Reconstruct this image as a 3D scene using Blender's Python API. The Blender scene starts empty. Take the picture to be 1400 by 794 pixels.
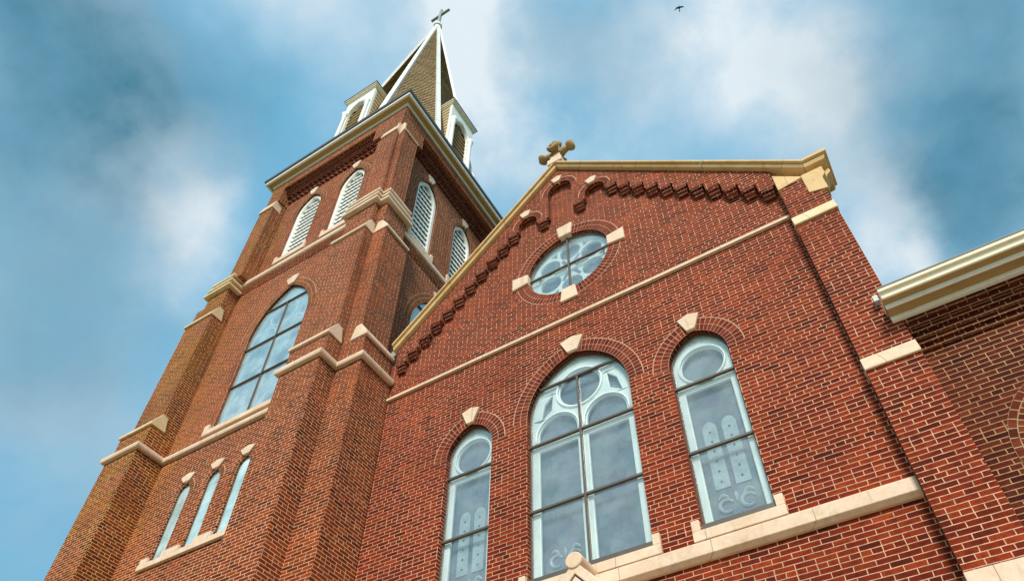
import bpy, bmesh, math, random
from mathutils import Vector, Matrix
from mathutils.geometry import tessellate_polygon
R_ = math.radians
random.seed(7)
sc = bpy.context.scene
col = sc.collection

# ------------------------------------------------------------------ camera
CAM = Vector((0.0, -7.17, 1.6))
RX = Vector((0.85378126, 0.52057471, 0.0077152))
DN = Vector((-0.37355911, 0.62285228, -0.68739263))
FW = Vector((-0.36264465, 0.58400087, 0.72624503))
cd = bpy.data.cameras.new('camera'); cam = bpy.data.objects.new('camera', cd); col.objects.link(cam)
M = Matrix.Identity(4)
for i in range(3):
    M[i][0] = RX[i]; M[i][1] = -DN[i]; M[i][2] = -FW[i]; M[i][3] = CAM[i]
cam.matrix_world = M
cd.sensor_width = 36; cd.sensor_fit = 'HORIZONTAL'; cd.lens = 36 * 1019.76 / 1400
cd.shift_x = -0.00517; cd.shift_y = 0.08373
cd.clip_start = 0.05; cd.clip_end = 5000
sc.camera = cam

def pixdir(px, py):            # direction in the sky (used to place the weather of the day)
    d = RX * ((px - 707.24) / 1019.76) + DN * ((py - 514.23) / 1019.76) + FW
    return d.normalized()

# ------------------------------------------------------------------ light
SUN_EL, SUN_AZ = 41, 158       # degrees; azimuth clockwise from +Y (north)
world = bpy.data.worlds.new('World'); sc.world = world; world.use_nodes = True
nt = world.node_tree; N = nt.nodes; L = nt.links; N.clear()
def nd(tree, t, **kw):
    n = tree.nodes.new(t)
    for k, v in kw.items(): setattr(n, k, v)
    return n
def math_(tree, op, a, b=None, clamp=False):
    n = tree.nodes.new('ShaderNodeMath'); n.operation = op; n.use_clamp = clamp
    for i, v in enumerate((a, b)):
        if v is None: continue
        if isinstance(v, (int, float)): n.inputs[i].default_value = v
        else: tree.links.new(v, n.inputs[i])
    return n.outputs[0]
sky = nd(nt, 'ShaderNodeTexSky', sky_type='NISHITA', sun_disc=False)
sky.sun_elevation = R_(SUN_EL); sky.sun_rotation = R_(SUN_AZ)
sky.air_density = 1.0; sky.dust_density = 1.5; sky.ozone_density = 1.6
tc = nd(nt, 'ShaderNodeTexCoord')
def wnoise(scale, detail, rough, dist=0.0, off=(0, 0, 0)):
    m = nd(nt, 'ShaderNodeMapping'); m.inputs['Location'].default_value = off
    L.new(tc.outputs['Generated'], m.inputs['Vector'])
    n = nd(nt, 'ShaderNodeTexNoise'); n.inputs['Scale'].default_value = scale
    n.inputs['Detail'].default_value = detail; n.inputs['Roughness'].default_value = rough
    n.inputs['Distortion'].default_value = dist
    L.new(m.outputs[0], n.inputs['Vector']); return n
warp = wnoise(4.0, 6, 0.55)
wv = nd(nt, 'ShaderNodeVectorMath', operation='SUBTRACT'); L.new(warp.outputs['Color'], wv.inputs[0]); wv.inputs[1].default_value = (.5, .5, .5)
ws = nd(nt, 'ShaderNodeVectorMath', operation='SCALE'); L.new(wv.outputs[0], ws.inputs[0]); ws.inputs['Scale'].default_value = 0.26
wa = nd(nt, 'ShaderNodeVectorMath', operation='ADD'); L.new(tc.outputs['Generated'], wa.inputs[0]); L.new(ws.outputs[0], wa.inputs[1])
def blobs(lst):
    acc = None
    for px, py, rad, amp in lst:
        d = nd(nt, 'ShaderNodeVectorMath', operation='DISTANCE')
        L.new(wa.outputs[0], d.inputs[0]); d.inputs[1].default_value = pixdir(px, py)
        mr = nd(nt, 'ShaderNodeMapRange', interpolation_type='SMOOTHSTEP')
        mr.inputs['From Min'].default_value = rad; mr.inputs['From Max'].default_value = 0.0
        mr.inputs['To Min'].default_value = 0.0; mr.inputs['To Max'].default_value = amp
        L.new(d.outputs['Value'], mr.inputs['Value'])
        acc = mr.outputs[0] if acc is None else math_(nt, 'ADD', acc, mr.outputs[0])
    return acc
white = blobs([(195, 230, .13, .7), (228, 330, .13, .75), (185, 170, .09, .35), (455, 30, .16, .35), (650, 70, .13, .95), (672, 190, .13, .65), (640, 0, .13, .4),
               (1020, 30, .17, .7), (1110, 130, .15, .75), (1195, 250, .12, .85), (1150, 330, .10, .6), (1215, 350, .08, .4), (130, 5, .10, .6), (940, 30, .10, .3),
               (40, 650, .2, .25), (880, 170, .28, .28), (720, 200, .25, .35), (-200, 300, .5, .5), (700, -500, .7, .6), (1900, 300, .5, .5),
               (400, 1500, .8, .5), (1300, 1600, .8, .5), (2300, 900, .6, .5)])
dark = blobs([(40, 60, .26, .95), (150, 110, .2, .5), (0, 330, .25, .5), (1340, 60, .28, .9), (1300, 190, .13, .5), (1400, 260, .15, .6), (60, 480, .2, .4), (20, 740, .3, .45), (300, 150, .14, .25), (850, 60, .12, .3),
              (780, 60, .10, .3)])
wisp = wnoise(5.5, 9, 0.56, 0.0, (3.1, 1.7, 0.4))
wmask = math_(nt, 'MULTIPLY', white, math_(nt, 'ADD', math_(nt, 'MULTIPLY', wisp.outputs['Fac'], 2.4), -0.42), True)
wisp2 = wnoise(2.2, 8, 0.58, 0.0, (0.3, 5.7, 2.4))
gen = nd(nt, 'ShaderNodeMapRange', interpolation_type='SMOOTHSTEP'); L.new(wisp2.outputs['Fac'], gen.inputs['Value'])
gen.inputs['From Min'].default_value = .42; gen.inputs['From Max'].default_value = .75; gen.inputs['To Max'].default_value = .25
tot = math_(nt, 'ADD', wmask, gen.outputs[0], True)
# thin veil that whitens the blue, clouds, then grey-blue cloud banks
def wmix(fac, a, b):
    m = nd(nt, 'ShaderNodeMix', data_type='RGBA')
    if isinstance(fac, float): m.inputs[0].default_value = fac
    else: L.new(fac, m.inputs[0])
    for i, v in ((6, a), (7, b)):
        if isinstance(v, tuple): m.inputs[i].default_value = v
        else: L.new(v, m.inputs[i])
    return m.outputs[2]
tint = nd(nt, 'ShaderNodeMix', data_type='RGBA', blend_type='MULTIPLY'); tint.inputs[0].default_value = 1
L.new(sky.outputs[0], tint.inputs[6]); tint.inputs[7].default_value = (1.55, 1.9, 1.55, 1)
veil = wmix(.72, tint.outputs[2], (1.15, 4.5, 7.0, 1))
c1 = wmix(tot, veil, (6.7, 7.5, 8.0, 1))
c2 = wmix(math_(nt, 'MULTIPLY', math_(nt, 'MULTIPLY', dark, .9, True), math_(nt, 'ADD', math_(nt, 'MULTIPLY', wisp.outputs['Fac'], 1.6), -0.1), True), c1, (.55, 1.95, 2.9, 1))
bg = nd(nt, 'ShaderNodeBackground'); bg.inputs['Strength'].default_value = 0.07
L.new(c2, bg.inputs['Color'])
wo = nd(nt, 'ShaderNodeOutputWorld'); L.new(bg.outputs[0], wo.inputs['Surface'])

sd = bpy.data.lights.new('sun', 'SUN'); sun = bpy.data.objects.new('sun', sd); col.objects.link(sun)
sd.energy = 2.9; sd.angle = R_(15); sd.color = (1.0, 0.95, 0.87)
az, el = R_(SUN_AZ), R_(SUN_EL)
sdir = Vector((math.sin(az) * math.cos(el), math.cos(az) * math.cos(el), math.sin(el)))
sun.rotation_euler = sdir.to_track_quat('Z', 'Y').to_euler()
sun.location = (20, -40, 60)
sc.view_settings.view_transform = 'Standard'; sc.view_settings.look = 'None'
sc.view_settings.exposure = 0.72; sc.view_settings.gamma = 1; sc.view_settings.use_curve_mapping = False

# ------------------------------------------------------------------ materials
def newmat(name):
    m = bpy.data.materials.new(name); m.use_nodes = True
    t = m.node_tree; b = t.nodes['Principled BSDF']; return m, t, b
def noise(t, vec, scale, detail=5, rough=.55, dist=0):
    n = t.nodes.new('ShaderNodeTexNoise'); n.inputs['Scale'].default_value = scale; n.inputs['Detail'].default_value = detail
    n.inputs['Roughness'].default_value = rough; n.inputs['Distortion'].default_value = dist
    if vec is not None: t.links.new(vec, n.inputs['Vector'])
    return n.outputs['Fac']
def ramp(t, fac, stops):
    r = t.nodes.new('ShaderNodeValToRGB'); e = r.color_ramp.elements
    while len(e) < len(stops): e.new(.5)
    for k, (p, c) in enumerate(stops):
        e[k].position = p; e[k].color = (*c, 1) if len(c) == 3 else c
    t.links.new(fac, r.inputs[0]); return r.outputs[0]
def mix(t, fac, a, b, mode='MIX'):
    m = t.nodes.new('ShaderNodeMix'); m.data_type = 'RGBA'; m.blend_type = mode
    if isinstance(fac, (int, float)): m.inputs[0].default_value = fac
    else: t.links.new(fac, m.inputs[0])
    for i, v in ((6, a), (7, b)):
        if isinstance(v, tuple): m.inputs[i].default_value = (*v, 1) if len(v) == 3 else v
        else: t.links.new(v, m.inputs[i])
    return m.outputs[2]
def mapr(t, v, a, b, c=0., d=1., smooth=True):
    n = t.nodes.new('ShaderNodeMapRange')
    if smooth: n.interpolation_type = 'SMOOTHSTEP'
    for k, x in zip(('From Min', 'From Max', 'To Min', 'To Max'), (a, b, c, d)): n.inputs[k].default_value = x
    t.links.new(v, n.inputs['Value']); return n.outputs[0]

def brick_mat(name, c1, c2, cdark, mortar, uv=False, bw=.2133, rh=.0645, ms=.0053, squash=True, stain=None, orange=None):
    m, t, b = newmat(name); L = t.links
    geo = t.nodes.new('ShaderNodeNewGeometry'); pos = geo.outputs['Position']
    if uv:
        u = t.nodes.new('ShaderNodeUVMap'); u.uv_map = 'UVMap'; vec = u.outputs[0]
    else:
        s = t.nodes.new('ShaderNodeSeparateXYZ'); L.new(pos, s.inputs[0])
        n = t.nodes.new('ShaderNodeSeparateXYZ'); L.new(geo.outputs['True Normal'], n.inputs[0])
        ax = math_(t, 'ABSOLUTE', n.outputs[0]); ay = math_(t, 'ABSOLUTE', n.outputs[1]); az_ = math_(t, 'ABSOLUTE', n.outputs[2])
        sel = math_(t, 'GREATER_THAN', ax, ay)
        d = math_(t, 'SUBTRACT', s.outputs[1], s.outputs[0])
        uu = math_(t, 'ADD', s.outputs[0], math_(t, 'MULTIPLY', d, sel))
        # undersides: run along x, rows by y
        hz = math_(t, 'GREATER_THAN', az_, .8)
        dv = math_(t, 'SUBTRACT', s.outputs[1], s.outputs[2])
        vv = math_(t, 'ADD', s.outputs[2], math_(t, 'MULTIPLY', dv, hz))
        # hand-laid: courses wander a few millimetres
        w1 = noise(t, pos, 1.3, 2); w2 = noise(t, pos, 9, 2)
        vv = math_(t, 'ADD', vv, math_(t, 'MULTIPLY', math_(t, 'SUBTRACT', w1, .5), .02))
        vv = math_(t, 'ADD', vv, math_(t, 'MULTIPLY', math_(t, 'SUBTRACT', w2, .5), .006))
        uu = math_(t, 'ADD', uu, math_(t, 'MULTIPLY', math_(t, 'SUBTRACT', w2, .5), .018))
        c = t.nodes.new('ShaderNodeCombineXYZ'); L.new(math_(t, 'ADD', uu, 40.0), c.inputs[0]); L.new(math_(t, 'ADD', vv, 6.45), c.inputs[1]); vec = c.outputs[0]
    def bt(a, bcol, mo, smooth=.15, size=ms, off=(0, 0, 0)):
        k = t.nodes.new('ShaderNodeTexBrick')
        k.offset = .5 if squash or not uv else 0.0; k.offset_frequency = 2
        k.squash = .5 if squash else 1.0; k.squash_frequency = 7 if squash else 1
        k.inputs['Color1'].default_value = (*a, 1); k.inputs['Color2'].default_value = (*bcol, 1); k.inputs['Mortar'].default_value = (*mo, 1)
        k.inputs['Scale'].default_value = 1; k.inputs['Mortar Size'].default_value = size; k.inputs['Mortar Smooth'].default_value = smooth
        k.inputs['Brick Width'].default_value = bw; k.inputs['Row Height'].default_value = rh; k.inputs['Bias'].default_value = 0
        L.new(vec, k.inputs['Vector']); return k
    k = bt((0, 0, 0), (1, 1, 1), (.5, .5, .5))
    rnd = k.outputs['Color']
    bc = ramp(t, rnd, [(0.0, cdark), (.10, tuple((x+y)/2 for x,y in zip(c1,cdark))), (.34, c1), (.62, c2), (.80, c1), (1.0, tuple(x * 1.25 for x in c2))])
    fine = noise(t, pos, 55, 4, .7); mid = noise(t, pos, 11, 4, .6); big = noise(t, pos, .55, 4, .6, .3)
    bc = mix(t, mapr(t, fine, .35, .75, 0, .55), bc, tuple(x * .45 for x in c1))
    bc = mix(t, mapr(t, mid, .42, .72, 0, .6), bc, tuple(x * .8 for x in cdark))
    bc = mix(t, mapr(t, big, .42, .68, 0, .55), bc, mix(t, 1.0, bc, (1.5, 1.5, 1.4), 'MULTIPLY'))
    if orange: bc = mix(t, mapr(t, noise(t, pos, .9, 3), .35, .7, .25, .85), bc, mix(t, 1.0, bc, orange, 'MULTIPLY'))
    # efflorescence / lime bloom in patches
    bl = math_(t, 'MULTIPLY', mapr(t, noise(t, pos, 2.1, 6, .7), .56, .78), mapr(t, noise(t, pos, 38, 3), .45, .7))
    bc = mix(t, math_(t, 'MULTIPLY', bl, .22), bc, (.50, .33, .26))
    mp = t.nodes.new('ShaderNodeMapping'); mp.inputs['Scale'].default_value = (7, 7, .55); L.new(pos, mp.inputs['Vector'])
    streak = mapr(t, noise(t, mp.outputs[0], 1.0, 5, .65), .50, .72)
    bc = mix(t, math_(t, 'MULTIPLY', streak, .5), bc, mix(t, 1.0, bc, (.52, .50, .55), 'MULTIPLY'))
    mo = mix(t, mapr(t, noise(t, pos, 17, 4), .35, .7), mortar, tuple(x * .62 for x in mortar))
    mo = mix(t, mapr(t, noise(t, pos, .8, 3), .45, .7, 0, .55), mo, tuple(x * .42 for x in mortar))
    mo = mix(t, math_(t, 'MULTIPLY', streak, .5), mo, tuple(x * .4 for x in mortar))
    fac = k.outputs['Fac']
    colr = mix(t, fac, bc, mo)
    if stain: colr = stain(t, pos, colr)
    L.new(colr, b.inputs['Base Color'])
    b.inputs['Roughness'].default_value = .82; b.inputs['Specular IOR Level'].default_value = .08
    hgt = math_(t, 'SUBTRACT', math_(t, 'ADD', math_(t, 'MULTIPLY', fine, .35), math_(t, 'MULTIPLY', rnd, .25)), math_(t, 'MULTIPLY', fac, 1.3))
    bp = t.nodes.new('ShaderNodeBump'); bp.inputs['Strength'].default_value = .9; bp.inputs['Distance'].default_value = .008
    L.new(hgt, bp.inputs['Height']); L.new(bp.outputs[0], b.inputs['Normal'])
    return m
MORT = (.68, .39, .24)
def soot(t, pos, c):      # old rain-wash stains on the tower's left shoulder
    s = t.nodes.new('ShaderNodeSeparateXYZ'); t.links.new(pos, s.inputs[0])
    f = math_(t, 'MULTIPLY', mapr(t, s.outputs[0], -11.9, -13.2), mapr(t, noise(t, pos, 1.2, 5, .65), .3, .62))
    return mix(t, math_(t, 'MULTIPLY', f, .65), c, mix(t, 1.0, c, (1.1, 1.35, .6), 'MULTIPLY'))
BR = brick_mat('brick_red', (.165, .0175, .0055), (.240, .031, .0085), (.062, .008, .004), MORT)
BT = brick_mat('brick_tower', (.170, .0225, .006), (.235, .040, .009), (.062, .010, .004), (.80, .50, .30), ms=.0056, orange=(1.3, 1.5, 1.0), stain=soot)
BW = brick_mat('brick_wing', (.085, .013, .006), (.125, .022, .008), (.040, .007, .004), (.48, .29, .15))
BA = brick_mat('brick_arch', (.160, .022, .010), (.215, .035, .015), (.08, .012, .006), (.62, .37, .24), uv=True, bw=.072, rh=.118, squash=False, ms=.0045)

BAT = brick_mat('brick_tower_arch', (.19, .042, .012), (.25, .066, .018), (.09, .02, .007), (.74, .48, .28), uv=True, bw=.072, rh=.118, squash=False, ms=.0046)
def stone_mat(name, base, warm, dirt=(.30, .19, .08), dirtamt=.5, rough=.75):
    m, t, b = newmat(name); L = t.links
    pos = t.nodes.new('ShaderNodeNewGeometry').outputs['Position']
    c = mix(t, mapr(t, noise(t, pos, 2.4, 5, .6, .4), .3, .7), base, warm)
    c = mix(t, mapr(t, noise(t, pos, 26, 5, .7), .35, .75, 0, .35), c, tuple(x * .72 for x in warm))
    c = mix(t, mapr(t, noise(t, pos, 5.5, 6, .7, .5), .52, .78, 0, dirtamt), c, dirt)
    mp = t.nodes.new('ShaderNodeMapping'); mp.inputs['Scale'].default_value = (9, 9, 1.5); L.new(pos, mp.inputs['Vector'])
    c = mix(t, mapr(t, noise(t, mp.outputs[0], 1.0, 6, .7), .54, .78, 0, dirtamt), c, tuple(x * .8 for x in dirt))
    sp_ = t.nodes.new('ShaderNodeSeparateXYZ'); L.new(pos, sp_.inputs[0])
    jn = math_(t, 'FRACT', math_(t, 'MULTIPLY', math_(t, 'ADD', math_(t, 'ADD', sp_.outputs[0], sp_.outputs[1]), 40.37), 1 / 1.13))
    c = mix(t, math_(t, 'MULTIPLY', math_(t, 'LESS_THAN', jn, .008), .75), c, (.20, .14, .09))
    L.new(c, b.inputs['Base Color']); b.inputs['Roughness'].default_value = rough
    bp = t.nodes.new('ShaderNodeBump'); bp.inputs['Strength'].default_value = .5; bp.inputs['Distance'].default_value = .008
    L.new(noise(t, pos, 45, 6, .7), bp.inputs['Height']); L.new(bp.outputs[0], b.inputs['Normal'])
    return m
STONE = stone_mat('limestone', (.72, .54, .40), (.62, .43, .29), (.30, .18, .09), dirtamt=.45)
STONEO = stone_mat('limestone_weathered', (.70, .53, .33), (.60, .43, .22), (.26, .18, .08), .45)
FINS = stone_mat('finial_stone', (.42, .27, .11), (.30, .18, .06), (.09, .06, .025), .7)
BD = brick_mat('brick_corbel_shaded', (.125, .020, .010), (.17, .032, .015), (.05, .009, .006), (.42, .25, .16))  # corbel brick, darkened in its colour to imitate the shade under the courses
GOLD = stone_mat('coping_stone', (.66, .44, .21), (.56, .35, .13), (.20, .13, .05), .6)
def paint_mat(name, c, rough=.45, dirt=(.35, .30, .2), amt=.25):
    m, t, b = newmat(name); L = t.links
    pos = t.nodes.new('ShaderNodeNewGeometry').outputs['Position']
    k = mix(t, mapr(t, noise(t, pos, 6, 6, .65, .3), .48, .8, 0, amt), c, dirt)
    k = mix(t, mapr(t, noise(t, pos, 40, 3), .4, .8, 0, .15), k, tuple(x * .75 for x in c))
    L.new(k, b.inputs['Base Color']); b.inputs['Roughness'].default_value = rough
    bp = t.nodes.new('ShaderNodeBump'); bp.inputs['Strength'].default_value = .15; bp.inputs['Distance'].default_value = .004
    L.new(noise(t, pos, 30, 4), bp.inputs['Height']); L.new(bp.outputs[0], b.inputs['Normal'])
    return m
WHITE = paint_mat('white_paint', (.78, .77, .72))
CREAM = paint_mat('cream_trim', (.80, .72, .56), .5, (.35, .25, .1), .3)
SOFFIT = paint_mat('tan_soffit', (.40, .24, .07), .6, (.2, .12, .04), .5)
SOFFITW = paint_mat('weathered_soffit', (.36, .235, .09), .6, (.2, .13, .05), .4)
MINT = paint_mat('mint_frame', (.88, .92, .87), .4, (.66, .74, .68), .3)
DARK = paint_mat('dark_metal', (.045, .038, .032), .4, (.09, .06, .04), .4)
BRONZE = paint_mat('bronze_bar', (.085, .068, .052), .45, (.16, .12, .08), .4)
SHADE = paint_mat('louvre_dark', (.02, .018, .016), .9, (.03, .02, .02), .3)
GREYM = paint_mat('grey_metal', (.32, .33, .33), .4)
LOUVW = paint_mat('louvre_slat', (.84, .84, .80), .5, (.55, .5, .42), .3)
WOODL = paint_mat('brown_slat', (.48, .36, .20), .7, (.15, .1, .05), .5)

def shingle_mat():
    m, t, b = newmat('spire_shingles'); L = t.links
    u = t.nodes.new('ShaderNodeUVMap'); u.uv_map = 'UVMap'
    pos = t.nodes.new('ShaderNodeNewGeometry').outputs['Position']
    k = t.nodes.new('ShaderNodeTexBrick'); L.new(u.outputs[0], k.inputs['Vector'])
    k.inputs['Color1'].default_value = (.38, .235, .075, 1); k.inputs['Color2'].default_value = (.20, .12, .04, 1); k.inputs['Mortar'].default_value = (.07, .045, .02, 1)
    k.inputs['Scale'].default_value = 1; k.inputs['Brick Width'].default_value = .25; k.inputs['Row Height'].default_value = .2; k.inputs['Mortar Size'].default_value = .014; k.inputs['Mortar Smooth'].default_value = .5
    c = mix(t, mapr(t, noise(t, pos, 1.3, 5), .35, .7, 0, .5), k.outputs['Color'], (.38, .26, .11))
    c = mix(t, mapr(t, noise(t, pos, 14, 4), .45, .75, 0, .5), c, (.12, .085, .04))
    L.new(c, b.inputs['Base Color']); b.inputs['Roughness'].default_value = .8
    bp = t.nodes.new('ShaderNodeBump'); bp.inputs['Strength'].default_value = 1; bp.inputs['Distance'].default_value = .03; bp.invert = True
    L.new(k.outputs['Fac'], bp.inputs['Height']); L.new(bp.outputs[0], b.inputs['Normal'])
    return m
SHING = shingle_mat()

def glass_mat(name, milk=(.50, .56, .60), mfac=.12, refl=1.0, transp=.62):
    """storm glazing: clear sheet with a pale milky layer, reflecting the sky"""
    m, t, b = newmat(name); L = t.links; t.nodes.remove(b)
    pos = t.nodes.new('ShaderNodeNewGeometry').outputs['Position']
    tr = t.nodes.new('ShaderNodeBsdfTransparent'); tr.inputs[0].default_value = (.94, .97, .97, 1)
    df = t.nodes.new('ShaderNodeBsdfDiffuse'); df.inputs[0].default_value = (*milk, 1)
    gl = t.nodes.new('ShaderNodeBsdfGlossy'); gl.inputs['Roughness'].default_value = .04
    bp = t.nodes.new('ShaderNodeBump'); bp.inputs['Strength'].default_value = .12; bp.inputs['Distance'].default_value = .05
    L.new(noise(t, pos, 1.6, 2), bp.inputs['Height']); L.new(bp.outputs[0], gl.inputs['Normal'])
    a = t.nodes.new('ShaderNodeMixShader')
    L.new(mapr(t, noise(t, pos, 1.9, 5, .6), .3, .75, mfac * .5, mfac * 1.7), a.inputs[0])
    L.new(tr.outputs[0], a.inputs[1]); L.new(df.outputs[0], a.inputs[2])
    lw = t.nodes.new('ShaderNodeLayerWeight'); lw.inputs['Blend'].default_value = .5
    f2 = math_(t, 'MULTIPLY', math_(t, 'ADD', math_(t, 'MULTIPLY', math_(t, 'POWER', lw.outputs['Facing'], 3.0), .9), .05), refl, True)
    g = t.nodes.new('ShaderNodeMixShader'); L.new(f2, g.inputs[0]); L.new(a.outputs[0], g.inputs[1]); L.new(gl.outputs[0], g.inputs[2])
    L.new(g.outputs[0], t.nodes['Material Output'].inputs['Surface'])
    return m
GLASS = glass_mat('storm_glass')
GLASST = glass_mat('tower_glass', milk=(.62, .76, .78), mfac=.42, refl=1.6)  # milky blue-white layer paints extra sky reflection into the tower panes
GLASSL = glass_mat('lancet_glass', milk=(.62, .80, .80), mfac=.62, refl=1.3)
GLASSR = glass_mat('round_glass', milk=(.55, .66, .70), mfac=.13, refl=1.1)

def stained_mat():
    m, t, b = newmat('stained_glass'); L = t.links
    pos = t.nodes.new('ShaderNodeNewGeometry').outputs['Position']
    s = t.nodes.new('ShaderNodeSeparateXYZ'); L.new(pos, s.inputs[0])
    cm = t.nodes.new('ShaderNodeCombineXYZ'); L.new(math_(t, 'MULTIPLY', math_(t, 'ADD', s.outputs[0], s.outputs[1]), 1.0), cm.inputs[0]); L.new(math_(t, 'MULTIPLY', s.outputs[2], .7), cm.inputs[1])
    v = t.nodes.new('ShaderNodeTexVoronoi'); v.feature = 'DISTANCE_TO_EDGE'; v.inputs['Scale'].default_value = 7; L.new(cm.outputs[0], v.inputs['Vector'])
    v2 = t.nodes.new('ShaderNodeTexVoronoi'); v2.inputs['Scale'].default_value = 7; L.new(cm.outputs[0], v2.inputs['Vector'])
    c = mix(t, .18, (.100, .125, .155), mix(t, 1.0, v2.outputs['Color'], (.34, .36, .42), 'MULTIPLY'))
    c = mix(t, mapr(t, noise(t, pos, 2.2, 4), .35, .7, 0, .6), c, (.17, .21, .25))
    c = mix(t, mapr(t, v.outputs['Distance'], .035, .015, 0, .45), c, (.05, .07, .08))
    L.new(c, b.inputs['Base Color']); b.inputs['Roughness'].default_value = .35
    return m
STAIN = stained_mat()
def plain(name, c, r=.7):
    m, t, b = newmat(name)
    pos = t.nodes.new('ShaderNodeNewGeometry').outputs['Position']
    t.links.new(mix(t, mapr(t, noise(t, pos, 9, 4), .3, .75), c, tuple(x * .7 for x in c)), b.inputs['Base Color']); b.inputs['Roughness'].default_value = r
    return m
MORTM = plain('lime_mortar', (.54, .32, .20), .9)
PALEG = plain('pale_leaded_glass', (.40, .48, .50), .4)
FEATH = plain('bird_feathers', (.012, .012, .014), .6)
def ground_mat():
    m, t, b = newmat('bounce_paving'); pos = t.nodes.new('ShaderNodeNewGeometry').outputs['Position']
    k = t.nodes.new('ShaderNodeTexBrick'); t.links.new(pos, k.inputs['Vector']); k.offset = 0
    k.inputs['Color1'].default_value = (.52, .40, .25, 1); k.inputs['Color2'].default_value = (.46, .35, .21, 1); k.inputs['Mortar'].default_value = (.2, .16, .1, 1)
    k.inputs['Scale'].default_value = 1; k.inputs['Brick Width'].default_value = 1.2; k.inputs['Row Height'].default_value = 1.2; k.inputs['Mortar Size'].default_value = .01
    c = mix(t, mapr(t, noise(t, pos, 3, 6), .4, .75, 0, .4), k.outputs['Color'], (.3, .24, .16))
    t.links.new(c, b.inputs['Base Color']); b.inputs['Roughness'].default_value = .9; return m
def grass_mat():
    m, t, b = newmat('lawn'); pos = t.nodes.new('ShaderNodeNewGeometry').outputs['Position']
    c = mix(t, mapr(t, noise(t, pos, 4, 8, .7), .35, .7), (.05, .085, .022), (.10, .12, .035))
    t.links.new(c, b.inputs['Base Color']); b.inputs['Roughness'].default_value = .95; return m

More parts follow.
